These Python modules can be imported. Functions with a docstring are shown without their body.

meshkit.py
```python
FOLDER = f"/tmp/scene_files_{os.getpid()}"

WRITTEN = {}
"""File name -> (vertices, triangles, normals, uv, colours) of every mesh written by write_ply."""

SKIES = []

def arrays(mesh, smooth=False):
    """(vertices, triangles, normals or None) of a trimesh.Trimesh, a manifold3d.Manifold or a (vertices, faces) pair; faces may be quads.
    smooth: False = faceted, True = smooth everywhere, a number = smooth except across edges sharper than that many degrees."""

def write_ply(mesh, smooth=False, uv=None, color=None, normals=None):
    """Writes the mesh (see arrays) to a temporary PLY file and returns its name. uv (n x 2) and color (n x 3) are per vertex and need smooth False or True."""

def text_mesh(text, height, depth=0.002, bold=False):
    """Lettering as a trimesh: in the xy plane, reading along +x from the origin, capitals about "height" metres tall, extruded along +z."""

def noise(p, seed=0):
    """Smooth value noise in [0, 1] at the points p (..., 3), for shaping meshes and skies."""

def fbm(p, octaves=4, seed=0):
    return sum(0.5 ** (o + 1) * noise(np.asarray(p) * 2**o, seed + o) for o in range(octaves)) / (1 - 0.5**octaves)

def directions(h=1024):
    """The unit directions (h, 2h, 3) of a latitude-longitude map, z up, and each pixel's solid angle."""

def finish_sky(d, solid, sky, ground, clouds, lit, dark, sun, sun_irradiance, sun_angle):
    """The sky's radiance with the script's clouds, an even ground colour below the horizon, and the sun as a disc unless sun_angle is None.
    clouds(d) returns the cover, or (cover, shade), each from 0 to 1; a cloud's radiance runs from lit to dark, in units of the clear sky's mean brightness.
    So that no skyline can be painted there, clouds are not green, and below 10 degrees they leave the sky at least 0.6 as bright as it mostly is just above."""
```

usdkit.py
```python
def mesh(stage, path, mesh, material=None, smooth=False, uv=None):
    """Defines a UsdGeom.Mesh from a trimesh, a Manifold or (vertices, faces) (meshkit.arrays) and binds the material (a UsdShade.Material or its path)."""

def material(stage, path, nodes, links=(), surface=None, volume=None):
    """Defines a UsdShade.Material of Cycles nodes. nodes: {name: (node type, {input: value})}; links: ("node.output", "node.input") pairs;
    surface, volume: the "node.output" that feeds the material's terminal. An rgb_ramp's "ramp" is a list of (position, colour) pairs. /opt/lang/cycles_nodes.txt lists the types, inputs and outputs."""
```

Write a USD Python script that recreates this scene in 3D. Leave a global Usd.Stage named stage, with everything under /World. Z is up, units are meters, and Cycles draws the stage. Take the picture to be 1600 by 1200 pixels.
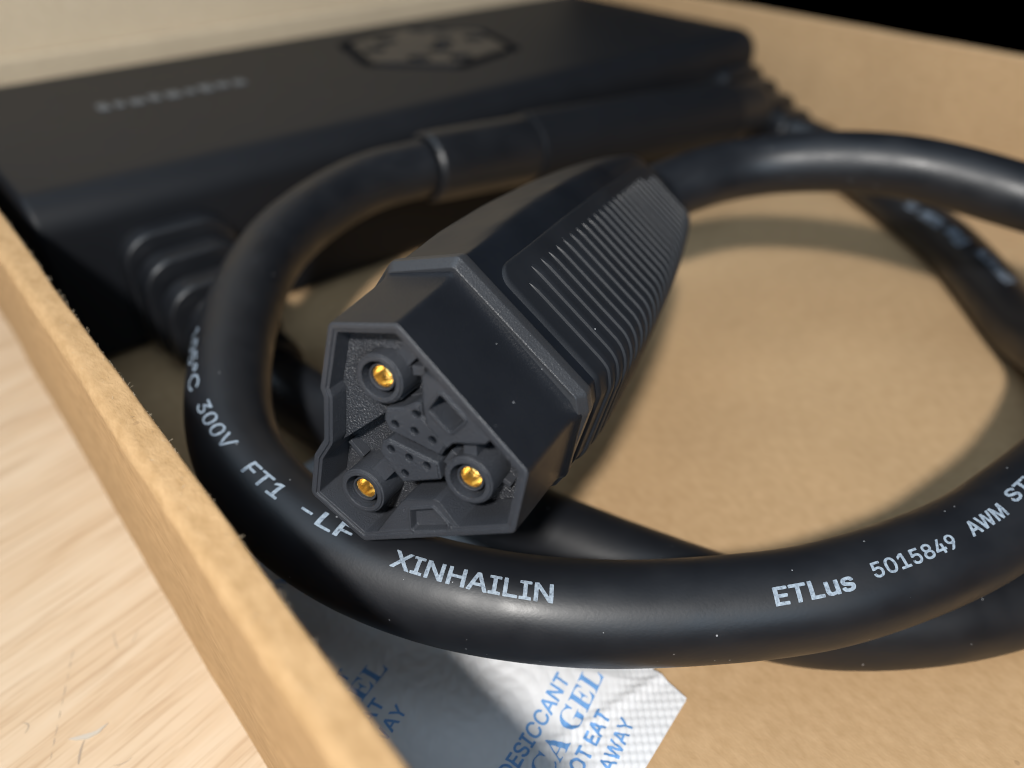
import glob, math, random
import numpy as np, trimesh, manifold3d, shapely
from shapely.geometry import Polygon, Point, LineString
from shapely import affinity
from scipy.interpolate import CubicSpline
from pxr import Usd, UsdGeom, UsdLux, UsdShade, Gf, Sdf
import usdkit, meshkit

random.seed(7); np.random.seed(7)
stage = Usd.Stage.CreateInMemory()
UsdGeom.SetStageUpAxis(stage, "Z"); UsdGeom.SetStageMetersPerUnit(stage, 1.0)
UsdGeom.Xform.Define(stage, "/World"); UsdGeom.Scope.Define(stage, "/World/Looks")
MM = 0.001                                   # the whole scene is laid out in millimetres; x right, y away, z up from the tray floor

# ------------------------------------------------------------------ camera
pitch, yaw = math.radians(36.4), math.radians(40.0)
FWD = np.array([math.sin(yaw)*math.cos(pitch), math.cos(yaw)*math.cos(pitch), -math.sin(pitch)])
RGT = np.array([math.cos(yaw), -math.sin(yaw), 0.0]); UPV = np.cross(RGT, FWD)
cam = UsdGeom.Camera.Define(stage, "/World/camera")
M = np.eye(4); M[0, :3], M[1, :3], M[2, :3], M[3, :3] = RGT, UPV, -FWD, np.array([0, 0, 83])*MM
cam.AddTransformOp().Set(Gf.Matrix4d(*M.ravel().tolist()))
cam.CreateFocalLengthAttr(5.7); cam.CreateHorizontalApertureAttr(7.6); cam.CreateVerticalApertureAttr(5.7)
cam.CreateFStopAttr(2.8); cam.CreateFocusDistanceAttr(0.077)
cam.CreateClippingRangeAttr(Gf.Vec2f(0.002, 50.0)); cam.CreateExposureAttr(0.0)

# ------------------------------------------------------------------ lamps
def aim(prim, pos, target):
    pos, target = np.array(pos, float), np.array(target, float)
    z = pos-target; z /= np.linalg.norm(z); x = np.cross([0, 1, 0.01], z); x /= np.linalg.norm(x); y = np.cross(z, x)
    m = np.eye(4); m[0, :3], m[1, :3], m[2, :3], m[3, :3] = x, y, z, pos*MM
    UsdGeom.Xformable(prim).AddTransformOp().Set(Gf.Matrix4d(*m.ravel().tolist()))
key = UsdLux.DiskLight.Define(stage, "/World/desk_lamp_light")
key.CreateRadiusAttr(0.017); key.CreateIntensityAttr(1.0); key.CreateColorAttr(Gf.Vec3f(1.0, 0.965, 0.92)); key.CreateNormalizeAttr(True)
key.CreateExposureAttr(0.0)
aim(key, (-168, -130, 322), (70, 60, 10))
KEY = 0.80; key.GetIntensityAttr().Set(KEY)
win = UsdLux.RectLight.Define(stage, "/World/window_light")
win.CreateWidthAttr(0.9); win.CreateHeightAttr(0.5); win.CreateNormalizeAttr(True); win.CreateColorAttr(Gf.Vec3f(0.62, 0.81, 1.0))
aim(win, (-330, -780, 380), (70, 60, 20)); win.CreateIntensityAttr(1.4)
ceil = UsdLux.RectLight.Define(stage, "/World/ceiling_light")
ceil.CreateWidthAttr(0.9); ceil.CreateHeightAttr(0.9); ceil.CreateNormalizeAttr(True); ceil.CreateColorAttr(Gf.Vec3f(0.66, 0.83, 1.0))
aim(ceil, (-260, 260, 880), (60, 60, 0)); ceil.CreateIntensityAttr(1.45)

# ------------------------------------------------------------------ materials
def mat(name, nodes, links, surface="p.BSDF"):
    return usdkit.material(stage, "/World/Looks/"+name, nodes, links, surface=surface)
def plastic(name, base, rough, grain, depth, dust=0.0, spec=0.5, dust_scale=420, bev=0.0, var=0.06, dsz=(0.02, 0.10), dcol=0.30):
    n = {"g": ("geometry", {}), "n": ("noise_texture", {"scale": grain, "detail": 2.0, "roughness": 0.6}),
         "b": ("bump", {"strength": 1.0, "distance": depth*MM}),
         "n2": ("noise_texture", {"scale": 140.0, "detail": 4.0}), "r": ("map_range", {"from_min": 0.3, "from_max": 0.7, "to_min": rough-var, "to_max": rough+var}),
         "p": ("principled_bsdf", {"specular_ior_level": spec})}
    l = [("g.position", "n.vector"), ("g.position", "n2.vector"), ("n.fac", "b.height"), ("b.normal", "p.normal"), ("n2.fac", "r.value"), ("r.result", "p.roughness")]
    if bev: n["bv"] = ("bevel", {"samples": 6, "radius": bev*MM}); l.append(("bv.bevel", "b.normal"))
    n["m0"] = ("mix_color", {"a": base, "b": tuple(x*1.4 for x in base)}); l += [("n2.fac", "m0.fac")]
    if dust:
        n["v"] = ("voronoi_texture", {"scale": float(dust_scale), "randomness": 1.0}); n["sep"] = ("separate_color", {})
        n["rk"] = ("math", {"math_type": "less_than", "value2": dust}); n["sz"] = ("map_range", {"from_min": 0.0, "from_max": 1.0, "to_min": dsz[0], "to_max": dsz[1]})
        n["in"] = ("math", {"math_type": "less_than"}); n["mu"] = ("math", {"math_type": "multiply"}); n["mu2"] = ("math", {"math_type": "multiply", "value2": 0.85})
        n["m"] = ("mix_color", {"b": (dcol, dcol*1.03, dcol*1.07)})
        l += [("g.position", "v.vector"), ("v.color", "sep.color"), ("sep.r", "rk.value1"), ("sep.g", "sz.value"), ("v.distance", "in.value1"), ("sz.result", "in.value2"),
              ("rk.value", "mu.value1"), ("in.value", "mu.value2"), ("mu.value", "mu2.value1"), ("mu2.value", "m.fac"), ("m0.result", "m.a"), ("m.result", "p.base_color")]
    else:
        l += [("m0.result", "p.base_color")]
    return mat(name, n, l)
M_shell = plastic("moulded_black_plastic", (0.0085, 0.0098, 0.0128), 0.36, 5200, 0.05, dust=0.08, dust_scale=900, bev=0.16)
M_grain = plastic("grained_black_plastic", (0.027, 0.029, 0.034), 0.28, 5200, 0.22, dust=0.55, dust_scale=4600, bev=0.10, dsz=(0.02, 0.30), dcol=0.16)
M_face = plastic("dusty_matte_plastic", (0.030, 0.0325, 0.0385), 0.36, 5600, 0.10, dust=0.30, dust_scale=4200, bev=0.14, dsz=(0.02, 0.20), dcol=0.13)
M_collar = plastic("satin_black_plastic", (0.026, 0.0275, 0.031), 0.34, 6000, 0.05, dust=0.05, dust_scale=900, bev=0.10)
M_body = plastic("smooth_black_plastic", (0.006, 0.0075, 0.0105), 0.36, 2600, 0.008, spec=0.42, dust=0.08, dust_scale=700)
M_rubber = plastic("black_grip_rubber", (0.0075, 0.0088, 0.0115), 0.50, 4200, 0.012, spec=0.40, dust=0.06, dust_scale=900)
M_cable = plastic("black_cable_jacket", (0.006, 0.0070, 0.0094), 0.46, 3000, 0.010, dust=0.30, dust_scale=800, spec=0.50, var=0.09)
M_case = plastic("black_painted_case", (0.006, 0.0068, 0.0088), 0.54, 2600, 0.008, spec=0.25, var=0.012)
M_boot = plastic("black_boot_rubber", (0.007, 0.0078, 0.0098), 0.40, 2400, 0.01)
M_gold = mat("gold_plating", {"g": ("geometry", {}), "n": ("noise_texture", {"scale": 2500.0, "detail": 3.0}), "b": ("bump", {"strength": 0.5, "distance": 0.00004}),
             "p": ("principled_bsdf", {"base_color": (1.0, 0.80, 0.42), "metallic": 1.0, "roughness": 0.26})}, [("g.position", "n.vector"), ("n.fac", "b.height"), ("b.normal", "p.normal")])
M_print = mat("pale_blue_ink", {"g": ("geometry", {}), "n": ("noise_texture", {"scale": 3000.0, "detail": 4.0, "roughness": 0.7}), "m": ("rgb_ramp", {"ramp": [(0.30, (0.04, 0.046, 0.055)), (0.40, (0.17, 0.21, 0.26)), (0.65, (0.30, 0.36, 0.42))]}),
              "p": ("principled_bsdf", {"roughness": 0.55})}, [("g.position", "n.vector"), ("n.fac", "m.fac"), ("m.color", "p.base_color")])
M_print_faint = mat("worn_ink", {"p": ("principled_bsdf", {"base_color": (0.22, 0.27, 0.34), "roughness": 0.6})}, [])
M_mark = mat("faded_grey_mark", {"p": ("principled_bsdf", {"base_color": (0.085, 0.09, 0.095), "roughness": 0.55})}, [])
M_blue = mat("blue_packet_ink", {"g": ("geometry", {}), "n": ("noise_texture", {"scale": 1800.0, "detail": 3.0}), "m": ("mix_color", {"a": (0.08, 0.23, 0.52), "b": (0.17, 0.36, 0.66)}),
             "p": ("principled_bsdf", {"roughness": 0.6})}, [("g.position", "n.vector"), ("n.fac", "m.fac"), ("m.result", "p.base_color")])
M_paper = mat("white_packet_paper", {"g": ("geometry", {}), "n": ("noise_texture", {"scale": 600.0, "detail": 4.0}), "m": ("mix_color", {"a": (0.60, 0.61, 0.63), "b": (0.68, 0.69, 0.71)}),
              "b": ("bump", {"strength": 0.4, "distance": 0.0001}), "p": ("principled_bsdf", {"roughness": 0.82, "specular_ior_level": 0.25})},
              [("g.position", "n.vector"), ("n.fac", "m.fac"), ("m.result", "p.base_color"), ("n.fac", "b.height"), ("b.normal", "p.normal")])
def card(name, a, b, fuzz):
    return mat(name, {"g": ("geometry", {}), "mp": ("mapping", {"scale": (1.0, 0.45, 1.0)}), "n": ("noise_texture", {"scale": 900.0, "detail": 5.0, "roughness": 0.65}), "big": ("noise_texture", {"scale": 45.0, "detail": 3.0}),
        "f": ("noise_texture", {"scale": 4200.0, "detail": 2.0}), "m": ("mix_color", {"a": a, "b": b}), "mr": ("map_range", {"from_min": 0.3, "from_max": 0.7, "clamp": True}),
        "m2": ("mix_color", {"blend_type": "multiply", "fac": 1.0}), "mr2": ("map_range", {"from_min": 0.3, "from_max": 0.7, "to_min": 0.94, "to_max": 1.03}),
        "v": ("voronoi_texture", {"scale": 330.0}), "vs": ("separate_color", {}), "vk": ("math", {"math_type": "less_than", "value2": 0.12}), "vd": ("math", {"math_type": "less_than", "value2": 0.10}), "vm": ("math", {"math_type": "multiply"}), "vm2": ("math", {"math_type": "multiply", "value2": 0.35}),
        "m3": ("mix_color", {"b": (0.20, 0.12, 0.06)}),
        "ad": ("math", {"math_type": "add"}), "bp": ("bump", {"strength": 0.7, "distance": fuzz*MM}), "p": ("principled_bsdf", {"roughness": 0.85, "specular_ior_level": 0.25})},
        [("g.position", "mp.vector"), ("mp.vector", "n.vector"), ("g.position", "big.vector"), ("mp.vector", "f.vector"), ("n.fac", "mr.value"), ("mr.result", "m.fac"), ("m.result", "m2.a"), ("big.fac", "mr2.value"), ("mr2.result", "m2.b"),
         ("g.position", "v.vector"), ("v.color", "vs.color"), ("vs.r", "vk.value1"), ("v.distance", "vd.value1"), ("vk.value", "vm.value1"), ("vd.value", "vm.value2"), ("vm.value", "vm2.value1"), ("vm2.value", "m3.fac"), ("m2.result", "m3.a"), ("m3.result", "p.base_color"),
         ("n.fac", "ad.value1"), ("f.fac", "ad.value2"), ("ad.value", "bp.height"), ("bp.normal", "p.normal")])
M_card = card("kraft_cardboard", (0.41, 0.265, 0.135), (0.50, 0.335, 0.185), 0.06)
M_card_edge = card("kraft_cardboard_fuzzy", (0.39, 0.24, 0.11), (0.52, 0.335, 0.17), 0.10)
M_card_pale = card("pale_kraft_cardboard", (0.44, 0.35, 0.24), (0.50, 0.405, 0.285), 0.05)
M_wood = mat("pale_oak", {"g": ("geometry", {}), "r": ("mapping", {"rotation": (0.0, 0.0, -0.22)}), "mp": ("mapping", {"scale": (0.10, 1.0, 1.0)}), "mp2": ("mapping", {"scale": (0.03, 1.0, 1.0)}),
        "n": ("noise_texture", {"scale": 420.0, "detail": 6.0, "roughness": 0.65, "distortion": 0.6}), "w": ("noise_texture", {"scale": 170.0, "detail": 5.0, "roughness": 0.6, "distortion": 0.8}), "fi": ("noise_texture", {"scale": 1800.0, "detail": 3.0}),
        "c": ("rgb_ramp", {"ramp": [(0.28, (0.45, 0.31, 0.185)), (0.42, (0.53, 0.39, 0.255)), (0.6, (0.57, 0.44, 0.305)), (0.8, (0.60, 0.47, 0.34))]}),
        "c2": ("rgb_ramp", {"ramp": [(0.33, (0.74, 0.66, 0.58)), (0.47, (1, 1, 1)), (1.0, (1, 1, 1))]}), "m": ("mix_color", {"blend_type": "multiply", "fac": 0.45}),
        "c3": ("rgb_ramp", {"ramp": [(0.36, (0.72, 0.64, 0.56)), (0.44, (1, 1, 1)), (1.0, (1, 1, 1))]}), "m3": ("mix_color", {"blend_type": "multiply", "fac": 0.45}),
        "bp": ("bump", {"strength": 0.5, "distance": 0.0001}), "p": ("principled_bsdf", {"roughness": 0.5, "specular_ior_level": 0.35})},
        [("g.position", "r.vector"), ("r.vector", "mp.vector"), ("r.vector", "mp2.vector"), ("mp.vector", "w.vector"), ("mp.vector", "n.vector"), ("mp2.vector", "fi.vector"), ("w.fac", "c.fac"), ("n.fac", "c2.fac"), ("c.color", "m.a"), ("c2.color", "m.b"),
         ("fi.fac", "c3.fac"), ("m.result", "m3.a"), ("c3.color", "m3.b"), ("m3.result", "p.base_color"), ("n.fac", "bp.height"), ("bp.normal", "p.normal")])
M_scratch = mat("dark_scratch", {"p": ("principled_bsdf", {"base_color": (0.33, 0.26, 0.19), "roughness": 0.8})}, [])
M_chip = mat("grey_chip", {"p": ("principled_bsdf", {"base_color": (0.46, 0.41, 0.34), "roughness": 0.6})}, [])
M_dark = mat("brown_floor", {"g": ("geometry", {}), "n": ("noise_texture", {"scale": 6.0, "detail": 3.0}), "m": ("mix_color", {"a": (0.25, 0.17, 0.11), "b": (0.55, 0.38, 0.25)}), "p": ("principled_bsdf", {"roughness": 0.7})},
             [("g.position", "n.vector"), ("n.fac", "m.fac"), ("m.result", "p.base_color")])

# ------------------------------------------------------------------ helpers
used = {}
def numbered(parent, name):
    k = used.get((parent, name), 0); used[(parent, name)] = k+1
    return f"{parent}/{name}" + (f"_{k:03d}" if k else "")
def tag(p, **kw):
    for k, v in kw.items(): p.SetCustomDataByKey(k, v)
def pathof(parent): return "/World" if parent is None else (parent if isinstance(parent, str) else str(parent.GetPath()))
def obj(name, mesh, material, parent=None, smooth=False, **kw):
    v, f, n = meshkit.arrays(mesh, smooth)
    path = numbered(pathof(parent), name)
    m = UsdGeom.Mesh.Define(stage, path)
    from pxr import Vt
    m.CreatePointsAttr(Vt.Vec3fArray.FromNumpy((v*MM).astype(np.float32)))
    m.CreateFaceVertexCountsAttr(Vt.IntArray.FromNumpy(np.full(len(f), 3, np.int32))); m.CreateFaceVertexIndicesAttr(Vt.IntArray.FromNumpy(f.astype(np.int32).ravel()))
    m.CreateSubdivisionSchemeAttr("none")
    if n is not None: m.CreateNormalsAttr(Vt.Vec3fArray.FromNumpy(n.astype(np.float32))); m.SetNormalsInterpolation("vertex")
    UsdShade.MaterialBindingAPI.Apply(m.GetPrim()).Bind(material)
    tag(m.GetPrim(), **kw)
    return m.GetPrim()
def thing(name, label, category, **kw):
    x = UsdGeom.Xform.Define(stage, numbered("/World", name)).GetPrim()
    tag(x, label=label, category=category, **kw); return x
def mani(m):
    m = trimesh.Trimesh(*m, process=False) if isinstance(m, tuple) else m
    m = trimesh.Trimesh(m.vertices, m.faces, process=True)
    return manifold3d.Manifold(manifold3d.Mesh(np.asarray(m.vertices, np.float32), np.asarray(m.faces, np.uint32)))
def tri(m):
    k = m.to_mesh(); return trimesh.Trimesh(k.vert_properties[:, :3], k.tri_verts, process=False)
def box(x0, x1, y0, y1, z0, z1):
    b = trimesh.creation.box([x1-x0, y1-y0, z1-z0]); b.apply_translation([(x0+x1)/2, (y0+y1)/2, (z0+z1)/2]); return b
def rbox(x0, x1, y0, y1, z0, z1, r, seg=24):
    s = [manifold3d.Manifold.sphere(r, seg).translate((x, y, z)) for x in (x0+r, x1-r) for y in (y0+r, y1-r) for z in (z0+r, z1-r)]
    return tri(manifold3d.Manifold.batch_hull(s))
def loft(rings, cap=True, closed=True):
    rings = np.array(rings, float); R_, N_ = rings.shape[:2]; v = rings.reshape(-1, 3); f = []
    i, j = np.meshgrid(np.arange(R_-1), np.arange(N_ if closed else N_-1), indexing="ij"); a = i*N_+j; b = i*N_+(j+1) % N_; c = b+N_; d = a+N_
    f = np.concatenate([np.stack([a, b, c], -1).reshape(-1, 3), np.stack([a, c, d], -1).reshape(-1, 3)])
    if cap:
        v = np.vstack([v, rings[0].mean(0), rings[-1].mean(0)]); n0 = R_*N_; k = np.arange(N_); k2 = (k+1) % N_
        f = np.vstack([f, np.stack([k2, k, np.full(N_, n0)], 1), np.stack([(R_-1)*N_+k, (R_-1)*N_+k2, np.full(N_, n0+1)], 1)])
    m = trimesh.Trimesh(v, f, process=False)
    if m.is_watertight and m.volume < 0: m.invert()
    return m
def sheet(P):
    P = np.array(P, float); a, b = P.shape[:2]; i, j = np.meshgrid(np.arange(a-1), np.arange(b-1), indexing="ij"); k = i*b+j
    return trimesh.Trimesh(P.reshape(-1, 3), np.concatenate([np.stack([k, k+b, k+b+1], -1).reshape(-1, 3), np.stack([k, k+b+1, k+1], -1).reshape(-1, 3)]), process=False)
def curve(pts, step=0.6):
    p = np.array(pts, float); t = np.r_[0, np.cumsum(np.linalg.norm(np.diff(p, axis=0), axis=1)**.6)]
    q = CubicSpline(t, p)(np.linspace(0, t[-1], 4000)); s = np.r_[0, np.cumsum(np.linalg.norm(np.diff(q, axis=0), axis=1))]
    S = np.linspace(0, s[-1], int(s[-1]/step)+2); c = np.stack([np.interp(S, s, q[:, k]) for k in range(3)], 1)
    T = np.gradient(c, S, axis=0); T /= np.linalg.norm(T, axis=1)[:, None]; N = np.cross(T, [0, 0, 1.]); N /= np.linalg.norm(N, axis=1)[:, None]
    return S, c, T, N, np.cross(N, T)
def tube(C, r, seg=64):
    S, c, T, N, B = C; r = np.broadcast_to(r, S.shape); a = np.linspace(0, 2*np.pi, seg, endpoint=False)
    return loft(c[:, None]+r[:, None, None]*(np.sin(a)[None, :, None]*N[:, None]+np.cos(a)[None, :, None]*B[:, None]))
FONTS = {}
def glyphs(text, height, font="Inter", bold=0, px=96):
    """Lettering as a flat shapely shape: baseline from the origin along +x, capitals "height" tall."""
    from PIL import Image, ImageDraw, ImageFont
    found = [p for p in glob.glob("/opt/blender-*/*/datafiles/fonts/*.woff2") if font in p] or glob.glob("/opt/blender-*/*/datafiles/fonts/Inter.woff2")
    if font == "NotoSansMath": text = "".join(chr(0x1D400+ord(c)-65) if c.isalpha() else c for c in text)
    ft = ImageFont.truetype(found[0], px)
    ref = ft.getbbox(chr(0x1D407) if font == "NotoSansMath" else "H", anchor="ls"); cap = -ref[1]
    x0, y0, x1, y1 = ft.getbbox(text, anchor="ls", stroke_width=bold)
    im = Image.new("L", (x1-x0+8, y1-y0+8)); ImageDraw.Draw(im).text((4-x0, 4-y0), text, 255, ft, anchor="ls", stroke_width=bold)
    on = np.pad(np.asarray(im) > 127, ((0, 0), (1, 1))).astype(np.int8); rows, st = np.nonzero(np.diff(on, axis=1) == 1); en = np.nonzero(np.diff(on, axis=1) == -1)[1]
    sh = shapely.union_all(shapely.box(st, -rows-1, en, -rows)).buffer(0.6).buffer(-0.6).simplify(0.5); s = height/cap
    return affinity.affine_transform(sh, [s, 0, 0, s, -4*s, (4-y0)*s])
def flat_mesh(shape, edge=0.35):
    ms = []
    for g in getattr(shape, "geoms", [shape]):
        v, f = trimesh.creation.triangulate_polygon(g, engine="earcut"); v = np.c_[v, np.zeros(len(v))]
        v, f = trimesh.remesh.subdivide_to_size(v, f, edge, max_iter=12); ms.append(trimesh.Trimesh(v, f, process=False))
    m = trimesh.util.concatenate(ms); m.merge_vertices(); return m
def print_on_cable(C, r, text, s0, s1, p0, p1, h, bold=2, flip=False):
    """Bends flat lettering round the cable: s along it, angle p (degrees from the top, to the right of travel) at the baseline."""
    S, c, T, N, B = C; sh = glyphs(text, h, bold=bold); x0, _, x1, _ = sh.bounds
    m = flat_mesh(affinity.affine_transform(sh, [(s1-s0)/(x1-x0), 0, 0, 1, -x0*(s1-s0)/(x1-x0), 0])); x, y = m.vertices[:, 0], m.vertices[:, 1]
    s = s0+x; a = np.radians(p0+(p1-p0)*x/(s1-s0))-y/r; I = lambda A: np.stack([np.interp(s, S, A[:, k]) for k in range(3)], 1)
    d = np.sin(a)[:, None]*I(N)+np.cos(a)[:, None]*I(B); out = trimesh.Trimesh(I(c)+(r+0.05)*d, m.faces, process=False)
    if (np.einsum("ij,ij->i", out.face_normals, d[m.faces[:, 0]]).sum()) < 0: out.invert()
    return out

# ------------------------------------------------------------------ setting
TZ = -2.0
obj("floor", sheet([[(-1500, -1500, -720), (-1500, 2500, -720)], [(2500, -1500, -720), (2500, 2500, -720)]]), M_dark, kind="structure")
tb = thing("wooden_table", "pale oak table top with fine grain and scratches under the cardboard tray", "table")
obj("table_top", rbox(-420, 262, -300, 330, TZ-28, TZ, 2.0), M_wood, tb, smooth=30)
def scratch(pts, w, name, m, zz=0.03, label=None):
    S, c, T, N, B = curve(pts, 0.25); k = np.linspace(0, 1, len(S)); ww = w*(0.25+0.75*np.sin(np.pi*k))*(0.6+0.8*meshkit.noise(np.c_[S*1.3, S*0, S*0], 3))
    P = np.stack([c-N*ww[:, None], c+N*ww[:, None]], 1); P[..., 2] = TZ+zz
    mm = sheet(P); 
    if mm.face_normals[:, 2].sum() < 0: mm.invert()
    return obj(name, mm, m, tb, **({"label": label} if label else {}))

# ------------------------------------------------------------------ cardboard tray
bx = thing("cardboard_tray", "open kraft cardboard box holding the power brick and coiled cables", "box")
XI, XO, YB, YF, XR, H = 10.6, 7.0, 230.0, -32.0, 222.0, 36.0
def wall_profile(x0, x1, z0, z1, r0, r1, n=6):
    p = [(x0, z0)]
    for k in range(n+1):
        a = np.pi-np.pi/2*k/n; p.append((x0+r0+r0*np.cos(a), z1-r0+r0*np.sin(a)))
    for k in range(n+1):
        a = np.pi/2-np.pi/2*k/n; p.append((x1-r1+r1*np.cos(a), z1-r1+r1*np.sin(a)))
    p.append((x1, z0)); p = np.array(p)
    q = [p[0]]
    for a, b in zip(p, np.r_[p[1:], p[:1]]):                       # extra points on long straight runs
        k = max(1, int(np.linalg.norm(b-a)/4)); q += [a+(b-a)*t/k for t in range(1, k+1)]
    return np.array(q[:-1])
def run_wall(prof, axis, a, b, amp, seed):
    n = int(abs(b-a)/2.0); rings = []
    for t in np.linspace(a, b, n+1):
        w = amp*(meshkit.fbm(np.c_[np.full(len(prof), t*0.06), prof[:, 1]*0.10, prof[:, 0]*0.25], 3, seed)-0.5)*2
        u = prof[:, 0]+w; zz = prof[:, 1]+w*0.5*(prof[:, 1] > 20)
        rings.append(np.c_[u, np.full(len(prof), t), zz] if axis == "y" else np.c_[np.full(len(prof), t), u, zz])
    return loft(rings)
obj("floor_panel", sheet([[(x, y, 0.0) for y in np.linspace(YF, YB, 60)] for x in np.linspace(XO+1, XR+2, 50)]), M_card, bx)
obj("base_panel", box(XO+0.3, XR+3.2, YF+0.3, YB+3, TZ+0.004, -0.2), M_card, bx)
obj("side_wall", run_wall(wall_profile(XO, XI, TZ, H, 1.3, 0.45), "y", YF-3.5, YB+3.4, 0.34, 1), M_card_edge, bx, smooth=50, label="near side wall with a rounded folded rim")
obj("side_wall", run_wall(wall_profile(XR, XR+3.6, TZ, H, 0.5, 1.2), "y", YF-3.5, YB+3.4, 0.22, 2), M_card, bx, smooth=50, label="far side wall in the dim corner")
obj("front_wall", run_wall(wall_profile(YF-3.5, YF, TZ, H, 1.2, 0.5), "x", XI, XR, 0.15, 3), M_card, bx, smooth=50)
obj("back_wall", run_wall(wall_profile(YB, YB+3.5, TZ, H, 1.2, 0.6), "x", XI, XR, 0.15, 4), M_card_pale, bx, smooth=50)
tl = math.radians(9)
lidp = [[(x, YB+4.2+math.sin(tl)*d+0.5*math.sin(x*0.03)*d/150, H-1+math.cos(tl)*d) for d in np.linspace(0, 170, 20)] for x in np.linspace(XO-2, XR+5, 40)]
ld = sheet(lidp); ld2 = ld.copy(); ld2.apply_translation([0, 2.2, 0]); ld2.invert()
obj("lid", trimesh.util.concatenate([ld, ld2]), M_card_pale, bx, smooth=30)

rng = np.random.default_rng(5)                                       # stray paper fibres along the cut rim
pts_, n_ = [], 0
for k in range(420):
    y = rng.uniform(0, 215); e = rng.random(); x = XI-0.15 if e < 0.6 else rng.uniform(XO+0.6, XI-0.4); zz = H-0.2 if e < 0.6 else H-0.05
    d = np.array([rng.uniform(-0.3, 1.0) if e < 0.6 else rng.uniform(-0.6, 0.6), rng.uniform(-1, 1), rng.uniform(0.1, 0.8)]); d *= rng.uniform(0.15, 0.6)/np.linalg.norm(d); b_ = rng.normal(0, 0.06, 3)
    p = np.array([x, y, zz]); pts_ += [p, p+d*0.5+b_, p+d]; n_ += 1
bc = UsdGeom.BasisCurves.Define(stage, "/World/cardboard_tray/paper_fibres"); bc.CreateTypeAttr("linear"); bc.CreateCurveVertexCountsAttr([3]*n_)
bc.CreatePointsAttr([Gf.Vec3f(*map(float, p*MM)) for p in pts_]); bc.CreateWidthsAttr([0.028*MM]); bc.SetWidthsInterpolation("constant")
UsdShade.MaterialBindingAPI.Apply(bc.GetPrim()).Bind(M_card_pale); tag(bc.GetPrim(), kind="stuff")

# ------------------------------------------------------------------ power brick
pb = thing("power_brick", "long black charger brick with rounded edges along the back of the tray", "power adapter")
BX0, BX1, BY0, BY1, BZ = 14.5, 215.0, 140.5, 225.0, 32.4
def rr_profile(ins):
    q = shapely.union_all([Polygon([(BY0, 0.3), (BY1, 0.3), (BY1, BZ), (BY0, BZ)]).buffer(-6.5).buffer(6.5, 16), Polygon([(BY0, 0.3), (BY1, 0.3), (BY1, 14), (BY0, 14)]).buffer(-2).buffer(2, 8)]).buffer(-ins, 16)
    e = LineString(q.exterior.coords); return np.array([e.interpolate(e.length*k/260).coords[0] for k in range(260)])
case = mani(loft([np.c_[np.full(260, x), rr_profile(i)] for x, i in [(BX0, 1.5), (BX0+0.25, 0.8), (BX0+0.7, 0.3), (BX0+1.5, 0.0), (BX1-3.0, 0.0), (BX1-1.2, 0.7), (BX1-0.4, 1.8), (BX1, 3.2)]]))
def hexa(cx, cy, r, rot=0, rnd=2.0):
    return Polygon([(cx+r*math.cos(rot+k*math.pi/3), cy+r*math.sin(rot+k*math.pi/3)) for k in range(6)]).buffer(-rnd).buffer(rnd)
def prism(poly, z0, z1):
    ms = [trimesh.creation.extrude_polygon(g, z1-z0, engine="earcut") for g in getattr(poly, "geoms", [poly])]
    m = trimesh.util.concatenate(ms); m.apply_translation([0, 0, z0]); return m
ring = hexa(127, 187, 26, 0.25, 4).difference(hexa(127, 187, 22.3, 0.25, 3))
case -= mani(prism(ring, BZ-2.2, BZ+2))
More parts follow.
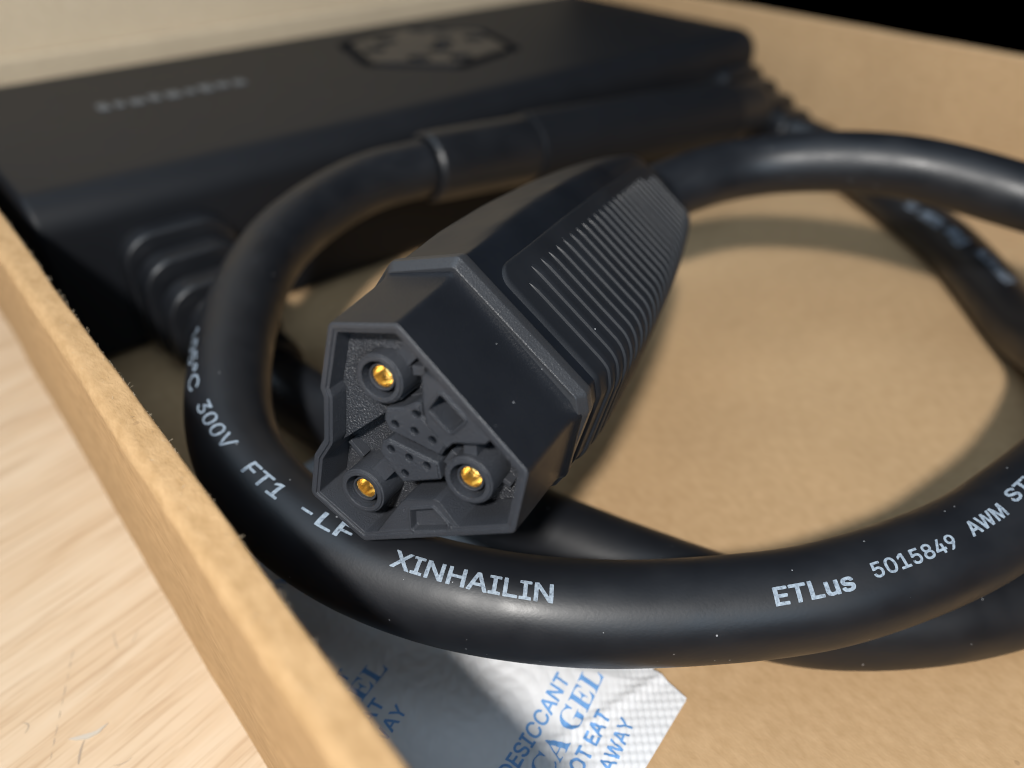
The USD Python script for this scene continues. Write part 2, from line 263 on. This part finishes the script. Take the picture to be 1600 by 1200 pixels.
dots = [(113, 192), (121, 199), (127, 182), (136, 205), (141, 200), (117, 177), (126, 171), (133, 188), (142, 186)]
for x, y in dots: case -= mani(prism(Point(x, y).buffer(3.1, 8), BZ-2.0, BZ+2))
obj("case", tri(case), M_case, pb, smooth=35)
em = prism(hexa(127, 187, 21.8, 0.25, 3).difference(shapely.union_all([Point(x, y).buffer(3.2, 8) for x, y in dots])), BZ-0.1, BZ+0.35)
obj("emblem_plate", em, M_body, pb, smooth=30, label="hexagonal emblem plate with round recesses")
lg = []
xx = 40.0
for k, w in enumerate([2.4, 2.0, 3.0, 2.6, 3.2, 2.2, 3.0, 2.6, 2.8]):        # worn raised mark, too blurred to read
    lg.append(rbox(xx, xx+w, 184.6+0.5*(k % 2), 189.2-0.5*(k % 3), BZ-0.3, BZ+0.35, 0.3, 8)); xx += w+1.2
obj("raised_mark", trimesh.util.concatenate(lg), M_mark, pb, smooth=30)
def boot(xc, zc, label):
    segs = [(142.0, 136.0, 10.6, 24.2), (134.8, 129.5, 9.9, 21.6), (127.6, 122.6, 9.0, 19.0), (120.6, 115.8, 8.0, 16.4), (114.0, 106.0, 6.9, 14.2)]
    b = obj("cable_boot", tube((np.array([0, 1.]), np.array([[xc, 141, 12.0], [xc, 106.8, 8.2]]), None, np.array([[1, 0, 0.]]*2), np.array([[0, 0, 1.]]*2)), np.array([6.9, 6.2]), 32), M_boot, pb, smooth=40, label=label)
    for y1, y0, hw, zt in segs:
        sc = Polygon([(xc-hw, 0.5), (xc+hw, 0.5), (xc+hw, zt), (xc-hw, zt)]); sc = sc.buffer(-min(6.0, hw-0.6)).buffer(min(6.0, hw-0.6), 12)
        ring_ = lambda i: np.array([LineString(sc.buffer(-i).exterior.coords).interpolate(k/80, normalized=True).coords[0] for k in range(80)])
        obj("boot_ring", loft([np.c_[q[:, 0], np.full(80, y), q[:, 1]] for y, q in [(y0, ring_(0.7)), (y0+0.25, ring_(0.25)), (y0+0.8, ring_(0.02)), (y1-0.6, ring_(0.02)), (y1, ring_(0.5))]]), M_boot, b, smooth=40)
boot(36.0, 12.5, "left stepped strain relief beside the near wall"); boot(203.0, 11.5, "right stepped strain relief by the far wall")

# ------------------------------------------------------------------ cables
CR = 5.5
P_coil = [(83, 126.2, 26.4), (75, 126.6, 26.5), (67.9, 126.0, 26.4), (48.7, 117.9, 25.3), (34.6, 104.7, 23.3), (24.4, 88.7, 21.3), (19.9, 75.5, 19.5), (20.6, 61.3, 18.1), (26.4, 47.5, 17), (37.5, 34.6, 16), (48.8, 25.9, 15.6), (57.6, 20, 16), (64.3, 16.6, 16.6), (72, 13.7, 17.1), (79, 11.8, 17.6), (86.5, 10.6, 18.5), (98, 9.8, 19), (118, 13, 16), (138, 20.5, 10), (152.6, 32.1, 5.6), (173.9, 53.9, 5.5), (189.7, 77.2, 5.8), (199, 95, 7), (203, 112, 9)]
C1 = curve(P_coil)
cb = thing("printed_cable", "thick black cord with white printing, upper loop of the coil", "cable")
wob = lambda C: CR*(1+0.012*(meshkit.fbm(np.c_[C[0]*0.09, C[0]*0, C[0]*0], 3, 9)-0.5))-0.0
obj("jacket", tube(C1, wob(C1)), M_cable, cb, smooth=True)
for text, s0, s1, p0, p1, h, b in [("105°C", 66.5, 79.6, 62, 46, 1.85, 1), ("300V", 82.6, 91.6, 36, 22, 1.8, 1), ("FT1", 95.4, 101.6, 21, 18, 1.8, 2), ("-LF", 104.7, 111.6, 16, 17, 1.75, 2), ("XINHAILIN", 116.6, 132.9, 24.5, 30, 1.8, 2),
                                   ("ETLus", 155.0, 163.4, 38, 34, 1.7, 3), ("5015849", 165.6, 175.6, 29, 26, 1.5, 2), ("AWM", 177.7, 183.5, 22, 18, 1.5, 3), ("STYLE", 185.2, 194.0, 12, 6, 1.5, 3)]:
    obj("printed_text", print_on_cable(C1, CR, text, s0, s1, p0, p1, h, b), M_print, cb, smooth=True)
for text, s0, s1, p, h, b in [("XINHAILIN", 273, 287, 4, 2.0, 2), ("ETLus", 291, 298, -16, 2.2, 3), ("5015849", 300.5, 308, -24, 2.0, 2), ("FT1", 310.5, 314, -30, 1.7, 2)]:
    obj("printed_text", print_on_cable(C1, CR, text, s0, s1, p, p-5, h, b), M_print_faint, cb, smooth=True)

# charger lead: from the left boot, low round the front, up over the right side into the connector
NAX = np.array([-0.891, -0.426, 0.157]); NAX /= np.linalg.norm(NAX)      # connector axis, pointing out of its face
E2 = np.array([0, 0, 1.])-NAX*NAX[2]; E2 = UPV-NAX*(UPV@NAX); E2 /= np.linalg.norm(E2); E1 = np.cross(E2, NAX)
CEN = np.array([27.16, 44.71, 38.54])
def W(x, y, d): return CEN+np.multiply.outer(x, E1)+np.multiply.outer(y, E2)-np.multiply.outer(d, NAX)
END_C = (-3.1, 3.3)
e0, e1_, e2_ = W(*END_C, 74.0), W(*END_C, 80.0), W(*END_C, 86.0)
P_lead = [(35.5, 112, 8.3), (36.2, 107, 7.2), (37.3, 102, 6.2), (40.5, 87, 5.6), (44.5, 70, 5.5), (49.5, 52, 5.5), (54.2, 39.5, 5.5), (59.5, 27.8, 5.5), (63.7, 21.6, 5.5), (69.4, 16.3, 5.5), (76.2, 11.5, 5.5), (87, 6.2, 5.5), (106, 1.5, 6.5), (131, 3, 12), (150, 14, 21.5), (151, 28, 28.5), (146.4, 39.5, 31), (143.6, 49.0, 32), (139.5, 59.0, 32.5), (131.5, 71.5, 31.5), (123, 79.5, 30), (113, 83.0, 29.0), tuple(e2_), tuple(e0)]
C2 = curve(P_lead)
cl = thing("charging_lead", "thick plain black cable, lower loop of the coil, running into the back of the connector", "cable")
obj("jacket", tube(C2, wob(C2)), M_cable, cl, smooth=True)

# barrel plug on the upper loop, lying along the brick
pg = thing("barrel_plug", "black cylindrical plug lying in front of the power brick", "plug")
def barrel(p, q, prof, seg=56):
    p, q = np.array(p, float), np.array(q, float); t = (q-p)/np.linalg.norm(q-p); n = np.cross(t, [0, 0, 1.]); n /= np.linalg.norm(n); b = np.cross(n, t); a = np.linspace(0, 2*np.pi, seg, endpoint=False)
    return loft([p+t*s+r*(np.sin(a)[:, None]*n+np.cos(a)[:, None]*b) for s, r in prof])
A, Bq = np.array([83, 126.2, 26.3]), np.array([194, 125.5, 17.0]); U_ = (Bq-A)/np.linalg.norm(Bq-A)
at = lambda s: A+U_*s
obj("collar", barrel(at(0), at(30), [(0, 5.6), (0, 6.4), (0.6, 6.9), (4, 7.0), (25.5, 7.2), (26, 6.9)]), M_boot, pg, smooth=35)
obj("barrel", barrel(at(26), Bq, [(0, 6.7), (0.2, 7.4), (1, 7.8), (40, 8.2), (70, 8.3), (70.6, 8.0)]), M_case, pg, smooth=35)
obj("end_cap", barrel(at(96.6), Bq, [(0, 7.2), (0.1, 7.6), (12, 7.4), (14, 6.8), (15, 5)]), M_boot, pg, smooth=35)

# ------------------------------------------------------------------ connector
cc = thing("charging_connector", "three-sided black charging plug with gold sockets resting over the coil", "connector")
C0 = np.array([-2.9, -0.6])
FACE = [(-6.72, 11.48), (0.45, 11.1), (9.95, -2.56), (7.34, -8.93), (-10.06, -11.64), (-15.06, -6.46), (-13.05, -1.95), (-11.25, -0.2), (-9.75, 4.3), (-9.85, 5.2)]
HEX = [FACE[k] for k in (0, 1, 2, 3, 4, 5)]
def resample(poly, n, start):
    r = poly.exterior; r = LineString(r.coords) if not r.is_ccw else LineString(list(r.coords)[::-1])     # clockwise seen from outside the face
    s0 = r.project(Point(start)); return np.array([r.interpolate((s0+k*r.length/n) % r.length).coords[0] for k in range(n)])
def sec(pts, s, d, c=C0, dc=(0, 0)):
    q = (pts-C0)*s+c+np.array(dc); return W(q[:, 0], q[:, 1], np.full(len(q), d))
def pris(poly, d0, d1, top=1.0):
    """Prism of a face-plane polygon from depth d0 to depth d1."""
    ms = []
    for g in getattr(poly, "geoms", [poly]):
        m = trimesh.creation.extrude_polygon(g, d1-d0, engine="earcut"); v = m.vertices.copy()
        m = trimesh.Trimesh(W(v[:, 0], v[:, 1], d1-v[:, 2]), m.faces, process=False)
        if m.volume < 0: m.invert()
        ms.append(m)
    return trimesh.util.concatenate(ms)
face_poly = Polygon(FACE).buffer(-0.7, 8).buffer(0.7, 8).buffer(0.4, 8).buffer(-0.4, 8)
FP = resample(face_poly, 400, (0.45, 11.1))
shell = mani(loft([sec(FP, s, d, dc=(0.0, 0.05*d)) for s, d in [(0.985, 0), (0.995, 0.08), (1.0, 0.3), (1.012, 2.5), (1.035, 7.5), (1.045, 9.0), (1.06, 9.8), (1.09, 10.35), (1.09, 11.2)]]))
padR = Polygon([(1.5, 6.4), (3.0, 5.8), (4.2, 9.0), (8.5, 1.5), (6.2, -0.1), (3.05, -0.1), (2.2, -0.7), (0.75, 1.6), (0.9, 3.7)]).buffer(-0.2).buffer(0.2)
padB = Polygon([(-9.2, -12.5), (-8.2, -10.4), (-4.3, -6.7), (-3.8, -6.45), (-0.5, -6.15), (0.0, -6.4), (1.5, -9.2), (3.4, -9.6), (3.4, -12)]).buffer(-0.15).buffer(0.15)
pocketR = Polygon([(2.95, 4.6), (4.75, 2.1), (3.0, 0.9), (1.4, 3.1)]).buffer(-0.25).buffer(0.25)
pocketB = Polygon([(-3.4, -7.5), (-0.85, -7.1), (0.35, -8.8), (0.15, -9.3), (-3.9, -9.8)]).buffer(-0.25).buffer(0.25)
cav = face_poly.buffer(-0.95, join_style=1).buffer(-0.3).buffer(0.3).difference(padR).difference(padB)
shell -= mani(pris(cav, -1, 5.2)); shell -= mani(pris(pocketR, -1, 3.2)); shell -= mani(pris(pocketB, -1, 1.1))
# the pads sit a little lower than the rim
for pad in (padR, padB): shell -= mani(pris(pad.intersection(face_poly.buffer(-0.95)).buffer(-0.01), -1, 0.28))
shell -= mani(pris(face_poly.buffer(-0.62), -1, 0.16))
for pk_ in (pocketR, pocketB): shell += mani(pris(pk_.buffer(0.24).difference(pk_.buffer(0.02)), 0.06, 0.6))
st = tri(shell); dep = (CEN-st.triangles_center)@NAX; loc = np.stack([(st.triangles_center-CEN)@E1, (st.triangles_center-CEN)@E2], 1)
inner = shapely.contains_xy(face_poly.buffer(-0.3), loc[:, 0], loc[:, 1]) & (dep < 5.4) | ((st.face_normals@NAX > 0.5) & (dep < 0.35))
def part_of(m, keep): k = trimesh.Trimesh(m.vertices, m.faces[keep], process=False); k.remove_unreferenced_vertices(); return k
obj("shell", part_of(st, ~inner), M_shell, cc, smooth=28)
obj("socket_face", part_of(st, inner), M_face, cc, smooth=28)
obj("cavity_floor", pris(cav.buffer(-0.03), 4.7, 5.18), M_grain, cc)
shelf = Polygon([(-3.6, 2.4), (-13.4, -2.6), (-11.25, -0.2), (-9.7, 4.3), (-9.9, 5.2), (-6.9, 12), (0, 12), (-1, 6)]).intersection(cav.buffer(-0.02)).difference(Point(-3.47, 5.73).buffer(2.45))
obj("cavity_shelf", pris(shelf, 2.3, 5.0), M_grain, cc)
# sockets
for x, y in [(-3.47, 5.73), (-9.02, -6.17), (3.3, -4.2)]:
    tw = pris(Point(x, y).buffer(2.42, 24), 0.6, 5.0); tm = mani(pris(Point(x, y).buffer(2.42, 32), 0.8, 5.0))+mani(pris(Point(x, y).buffer(2.24, 32), 0.6, 5.0))-mani(pris(Point(x, y).buffer(1.78, 24).difference(Point(x, y).buffer(1.32, 24)), -1, 2.3))-mani(pris(Point(x, y).buffer(1.78, 24), -1, 1.15))-mani(pris(Point(x, y).buffer(1.14, 20), -1, 4.8))
    so = obj("pin_socket", tri(tm), M_face, cc, smooth=35)
    a = np.linspace(0, 2*np.pi, 40, endpoint=False); cs = np.c_[np.cos(a), np.sin(a)]
    prof = [(1.135, 1.55), (1.08, 1.45), (1.03, 1.55)]+[(1.0, 1.7), (0.96, 2.9), (0.88, 3.1), (0.5, 3.15), (0.42, 3.25), (0.40, 4.4), (0.02, 4.45)]
    obj("gold_contact", loft([W(x+cs[:, 0]*r, y+cs[:, 1]*r, np.full(40, d)) for r, d in prof], cap=False), M_gold, so, smooth=40)
# webs that tie the sockets to the middle
for (x0, y0), (x1, y1), w, top in [((-3.47, 5.73), (-2.7, 3.3), 1.4, 1.3), ((-3.0, 6.2), (0.6, 5.9), 0.9, 2.0), ((-9.02, -6.17), (-4.9, -2.9), 1.7, 1.6), ((3.3, -4.2), (1.2, -2.2), 1.7, 1.5), ((3.3, -4.2), (4.0, -0.6), 1.3, 1.3), ((3.3, -4.2), (5.9, -6.2), 0.5, 3.5), ((-9.0, -6.0), (-11.3, -2.2), 0.5, 3.5), ((-5.2, 6.6), (-7.5, 8.6), 0.5, 3.5), ((-3.47, 5.73), (0.2, 8.2), 1.6, 2.2), ((-1.5, -5.5), (1.5, -4.8), 1.2, 2.0)]:
    obj("web", pris(LineString([(x0, y0), (x1, y1)]).buffer(w/2, cap_style=2).difference(Point(x0, y0).buffer(2.40)), top, 5.0), M_face, cc)
blkU = Polygon([(-3.5, 2.95), (-1.6, 3.0), (-0.2, 3.5), (0.35, 3.4), (0.2, 2.2), (2.2, -0.45), (1.1, -1.7), (-3.75, 0.75), (-3.95, 1.9)]).buffer(-0.15).buffer(0.15)
blkL = Polygon([(-4.9, -0.5), (-4.1, -0.2), (0.6, -2.5), (0.5, -4.2), (-3.7, -4.75), (-4.6, -3.4), (-5.45, -1.5)]).buffer(-0.15).buffer(0.15)
holes = [(-0.32, 2.45), (-2.85, 1.4), (-0.94, 0.75), (0.71, -0.1), (-4.05, -1.2), (-2.28, -2.0), (-0.55, -2.75), (-3.2, -3.7)]
for k, blk in enumerate((blkU, blkL)):
    mm = mani(pris(blk.buffer(-0.16), 0.5, 5.0))+mani(pris(blk, 0.72, 5.0)); mine = holes[4*k:4*k+4]
    for x, y in mine: mm -= mani(pris(Point(x, y).buffer(0.42, 12), -1, 4.2))
    # small chamfer: a slightly wider skirt below the top
    b = obj("signal_block", tri(mm), M_face, cc, smooth=25)
    for x, y in mine:
        obj("signal_contact", pris(Point(x, y).buffer(0.41, 12).difference(Point(x, y).buffer(0.27, 12)), 0.85, 4.5), M_body, b)
        if k == 0: obj("signal_contact", pris(Point(x, y).buffer(0.25, 10).difference(Point(x, y).buffer(0.15, 8)), 1.5, 3.4), M_gold, b)
obj("block_bridge", pris(blkU.union(blkL).convex_hull.buffer(-0.1), 3.3, 4.98), M_face, cc)
# collar and body
hexp = Polygon(HEX)
COL = Polygon([(-10.2, 10.4), (-6.6, 13.75), (1.1, 13.7), (11.6, -0.3), (11.5, -2.3), (7.6, -9.6), (6.6, -10.6), (-11.2, -13.6), (-16.9, -7.0), (-16.4, -4.6)])
col_poly = COL.buffer(-0.7).buffer(0.7, 8)
CP = resample(col_poly, 300, (1.0, 13.5))
obj("collar", loft([sec(CP, s, d) for s, d in [(0.90, 10.3), (0.93, 10.1), (0.945, 10.05), (0.95, 10.08), (1.0, 11.0), (1.005, 11.6), (0.998, 12.3), (0.97, 12.6)]]), M_collar, cc, smooth=25)
body_poly = COL.buffer(0.35).buffer(-3.6).buffer(3.6, 16)
NB = 480
BP = resample(body_poly, NB, (0.0, 12.5)); col_c = resample(COL.buffer(-0.1).buffer(-1.0).buffer(1.0, 8), NB, (0.0, 12.5))
def bparam(d):
    d = np.asarray(d, float)
    s = np.interp(d, [12, 20, 32, 45, 56, 65, 71, 75, 77.2, 78.4, 79], [0.985, 1.0, 0.99, 0.94, 0.87, 0.795, 0.735, 0.685, 0.64, 0.58, 0.50])
    k = np.clip((d-12)/66, 0, 1)**1.15
    return s, np.stack([0.0*k-0.2*k, 3.9*k], -1)
dd = np.r_[np.linspace(12.55, 30, 20), np.linspace(31, 70, 50), np.linspace(70.5, 79, 30)]
def smooth_s(d):                                        # smooth the interpolated size so that no bands show
    w = np.linspace(-3, 3, 13); w = w[np.abs(w) <= max(0.3, min(3, 79-d))]
    return np.mean([bparam(min(d+x, 79))[0] for x in w])
def bpt(u, d, h=0.0):
    """Point of the body surface at outline position u (0..1 clockwise from the top corner), depth d, lifted h."""
    u = np.asarray(u)*NB; i = np.floor(u).astype(int) % NB; f = (u-np.floor(u))[..., None]; b = min(1, max(0, (d-12.5)/10)); b = b*b*(3-2*b)
    Q = BP*b+col_c*(1-b); q = Q[i]*(1-f)+Q[(i+1) % NB]*f; t = Q[(i+3) % NB]-Q[(i-3) % NB]; t /= np.linalg.norm(t, axis=-1)[..., None]; nn = np.stack([-t[..., 1], t[..., 0]], -1)
    s = smooth_s(d); q = (q-C0)*s+C0+bparam(d)[1]+np.asarray(h)[..., None]*nn
    return W(q[..., 0], q[..., 1], np.full(q.shape[:-1], d))
obj("body", loft([bpt(np.arange(NB)/NB, d) for d in dd]), M_body, cc, smooth=35)
obj("cable_gland", barrel(W(*END_C, 78.0), W(*END_C, 90.0), [(0, 6.6), (0.5, 7.2), (2.5, 7.0), (3.0, 6.3), (8, 5.9), (9, 5.55)]), M_rubber, cc, smooth=35)
# grip panel: wraps the right long side and the corner below it
def u_near(x, y): return np.argmin(np.hypot(BP[:, 0]-x, BP[:, 1]-y))/NB
ua, ub = u_near(2.9, 11.2), u_near(1.0, -12.5)
nu, nd = 150, 120; us = np.linspace(ua, ub, nu); Lp = []
def prange(u):
    e = min(u-ua, ub-u)*120.0                                       # mm-ish distance to the end of the panel
    r = 3.2; k = 0 if e >= r else r-math.sqrt(max(0, r*r-(r-e)**2))
    return 13.8+k, 74.0-k*2.2
rows = []
for u in us:
    a, b = prange(u); t = np.linspace(0, 1, nd); d = a+(b-a)*t
    edge = np.minimum.reduce([(d-a)/0.35, (b-d)/0.35, np.full(nd, (u-ua)*120/0.5), np.full(nd, (ub-u)*120/0.5)]); hh = np.where(edge < 1, -0.2+0.45*np.sqrt(np.clip(1-(1-np.clip(edge, 0, 1))**2, 0, 1)), 0.25)
    rows.append([bpt(u, x, h) for x, h in zip(d, hh)])
gp = sheet(rows); c_ = W(C0[0], C0[1], 45.0)
if np.einsum("ij,ij->i", gp.face_normals, gp.triangles_center-c_).sum() < 0: gp.invert()
gpo = obj("grip_panel", gp, M_rubber, cc, smooth=40)
NR = 25
for k in range(NR):
    d = 17.2+k*(71.0-17.2)/(NR-1); w = 0.60; lo = ua+(0.020 if k else 0.034)+(0.012 if k > NR-4 else 0); hi = ub-0.02; m_ = 90; ru = np.linspace(lo, hi, m_)
    taper = np.clip(np.minimum(np.arange(m_), np.arange(m_)[::-1])/5.0, 0, 1)**0.6
    prof = [(-w, 0.12), (-w*0.8, 0.50), (-w*0.3, 0.60), (w*0.35, 0.58), (w*0.62, 0.12)]
    rb = sheet(np.stack([bpt(ru, d+o*1.0, 0.12+(h-0.12)*taper) for o, h in prof], 1))
    if np.einsum("ij,ij->i", rb.face_normals, rb.triangles_center-W(C0[0], C0[1]+2, d)).sum() < 0: rb.invert()
    obj("grip_rib", rb, M_rubber, gpo, smooth=30)

# ------------------------------------------------------------------ desiccant packet
dp = thing("desiccant_packet", "white silica gel packet with blue print under the coil by the near wall", "packet")
pa = math.radians(10.5); EU = np.array([math.cos(pa), math.sin(pa)]); EV = np.array([-0.004, 1.0]); O_ = np.array([47.6, 25.0])-EU*36.2
PW, PL = 36.2, 68.0
def pz(a, b):
    """height of the packet at a (across, 0..PW) and b (along, 0..PL)"""
    a, b = np.asarray(a, float), np.asarray(b, float)
    body = np.clip(np.minimum.reduce([(a-1.5)/9, (PW-1.5-a)/9, (b-8.5+0.25*(a-18))/9, (PL-8-b)/9]), 0, 1); body = body*body*(3-2*body)
    wr = meshkit.fbm(np.stack([a*0.16, b*0.16, a*0], -1), 3, 5)-0.5
    seal = np.clip(1-body*3, 0, 1)
    waf = np.sin(a*2*np.pi/1.25)*np.sin(b*2*np.pi/1.25)
    bead = np.abs(np.sin(a*1.9+1.3*np.sin(b*0.7))*np.sin(b*1.7+1.1*np.sin(a*0.9)))
    crease = np.exp(-((b-9.5+0.35*(a-20))/0.7)**2)
    return 0.9+1.7*body+0.9*wr*(0.3+0.6*body)+0.11*waf*seal+0.35*crease+0.10*body*bead
aa, bb = np.meshgrid(np.linspace(0, PW, 190), np.linspace(0, PL, 300), indexing="ij")
def pk(a, b, lift=0.0):
    w = 0.35*np.sin(a*0.17+1)
    xy = O_+np.multiply.outer(a, EU)+np.multiply.outer(b+w, EV); return np.concatenate([xy, (pz(a, b)+lift)[..., None]], -1)
top = sheet(pk(aa, bb)); bot = pk(aa, bb); bot[..., 2] = np.minimum(bot[..., 2]-0.35, 0.5); bot = sheet(bot); bot.invert()
if top.face_normals[:, 2].sum() < 0: top.invert(); bot.invert()
obj("sachet", trimesh.util.concatenate([top, bot]), M_paper, dp, smooth=True)
ta = math.radians(19.0); TU, TV = np.array([math.cos(ta), math.sin(ta)]), np.array([-math.sin(ta), math.cos(ta)])
def packet_text(text, end, height, width, font="Inter", bold=2):
    sh = glyphs(text, height, font, bold); x0, _, x1, _ = sh.bounds; k = width/(x1-x0); m = flat_mesh(affinity.affine_transform(sh, [k, 0, 0, 1, -x1*k, 0]), 0.3)
    xy = np.array(end)+np.multiply.outer(m.vertices[:, 0], TU)+np.multiply.outer(m.vertices[:, 1], TV); ab = (xy-O_)@np.linalg.inv(np.array([EU, EV]))
    inside = ((ab[:, 0] > 0.4) & (ab[:, 0] < PW-0.4) & (ab[:, 1] > 0.3) & (ab[:, 1] < PL-0.4))[m.faces].all(1)
    if inside.sum() < 4: return
    out = trimesh.Trimesh(pk(ab[:, 0], ab[:, 1], 0.05), m.faces[inside], process=False); out.remove_unreferenced_vertices()
    if out.face_normals[:, 2].sum() < 0: out.invert()
    obj("printed_text", out, M_blue, dp, smooth=True)
for off in [(0, 0), (-19.1, 16.5), (-20.5, 42.0)]:
    for text, e, h, w, fnt, bd in [("DESICCANT", (38.3, 35.4), 1.65, 13.3, "Inter", 2), ("SILICA GEL", (42.0, 33.2), 2.45, 21.5, "NotoSansMath", 0), ("DO NOT EAT", (39.3, 29.6), 1.6, 13.0, "Inter", 3), ("THROW AWAY", (40.7, 27.2), 1.6, 15.0, "Inter", 2)]:
        packet_text(text, (e[0]+off[0], e[1]+off[1]), h, w, fnt, bd)

# ------------------------------------------------------------------ marks on the table
for k in range(9):                                                  # one long broken scratch
    t = k/9; p0 = np.array([-5.1, 80.6, TZ])*(1-t)+np.array([-11.5, 66.5, TZ])*t; d = np.array([-0.42, -0.92, 0])*(1.0+0.5*(k % 3 == 0))
    scratch([p0, p0+d*0.5+np.array([0.05, 0, 0]), p0+d], 0.055+0.03*(k % 2), "scratch", M_scratch)
for pts, w in [([(-0.2, 80.2), (-0.6, 78.6), (-0.7, 76.9)], 0.06), ([(2.2, 78.3), (1.6, 77.5), (0.9, 76.8)], 0.06), ([(-12.5, 74), (-12.0, 73.2), (-12.6, 72.4)], 0.10), ([(-15, 86), (-14.2, 85.7), (-13.5, 85.8)], 0.09), ([(-20, 92), (-18.5, 92.4), (-17, 92.2)], 0.08), ([(-16.5, 70), (-16, 69.2), (-16.2, 68.5)], 0.07), ([(-6, 62), (-5, 61.5), (-4, 61.6)], 0.07), ([(-26, 103), (-24, 103.5), (-22.5, 103.2)], 0.1)]:
    scratch([(x, y, TZ) for x, y in pts], w, "scratch", M_scratch)
ch = Polygon([(-8.9, 68.35), (-8.3, 67.7), (-7.2, 67.0), (-6.0, 66.9), (-4.8, 67.45), (-6.2, 67.3), (-7.4, 67.75)])
chv = trimesh.creation.extrude_polygon(ch, 0.22, engine="earcut"); chv.apply_translation([0, 0, TZ-0.02])
obj("raised_splinter", chv, M_chip, tb, label="grey lifted splinter on the table top")
scratch([(-7.4, 67.3, TZ), (-8.2, 66.2, TZ), (-8.9, 64.6, TZ)], 0.16, "scratch", M_scratch)
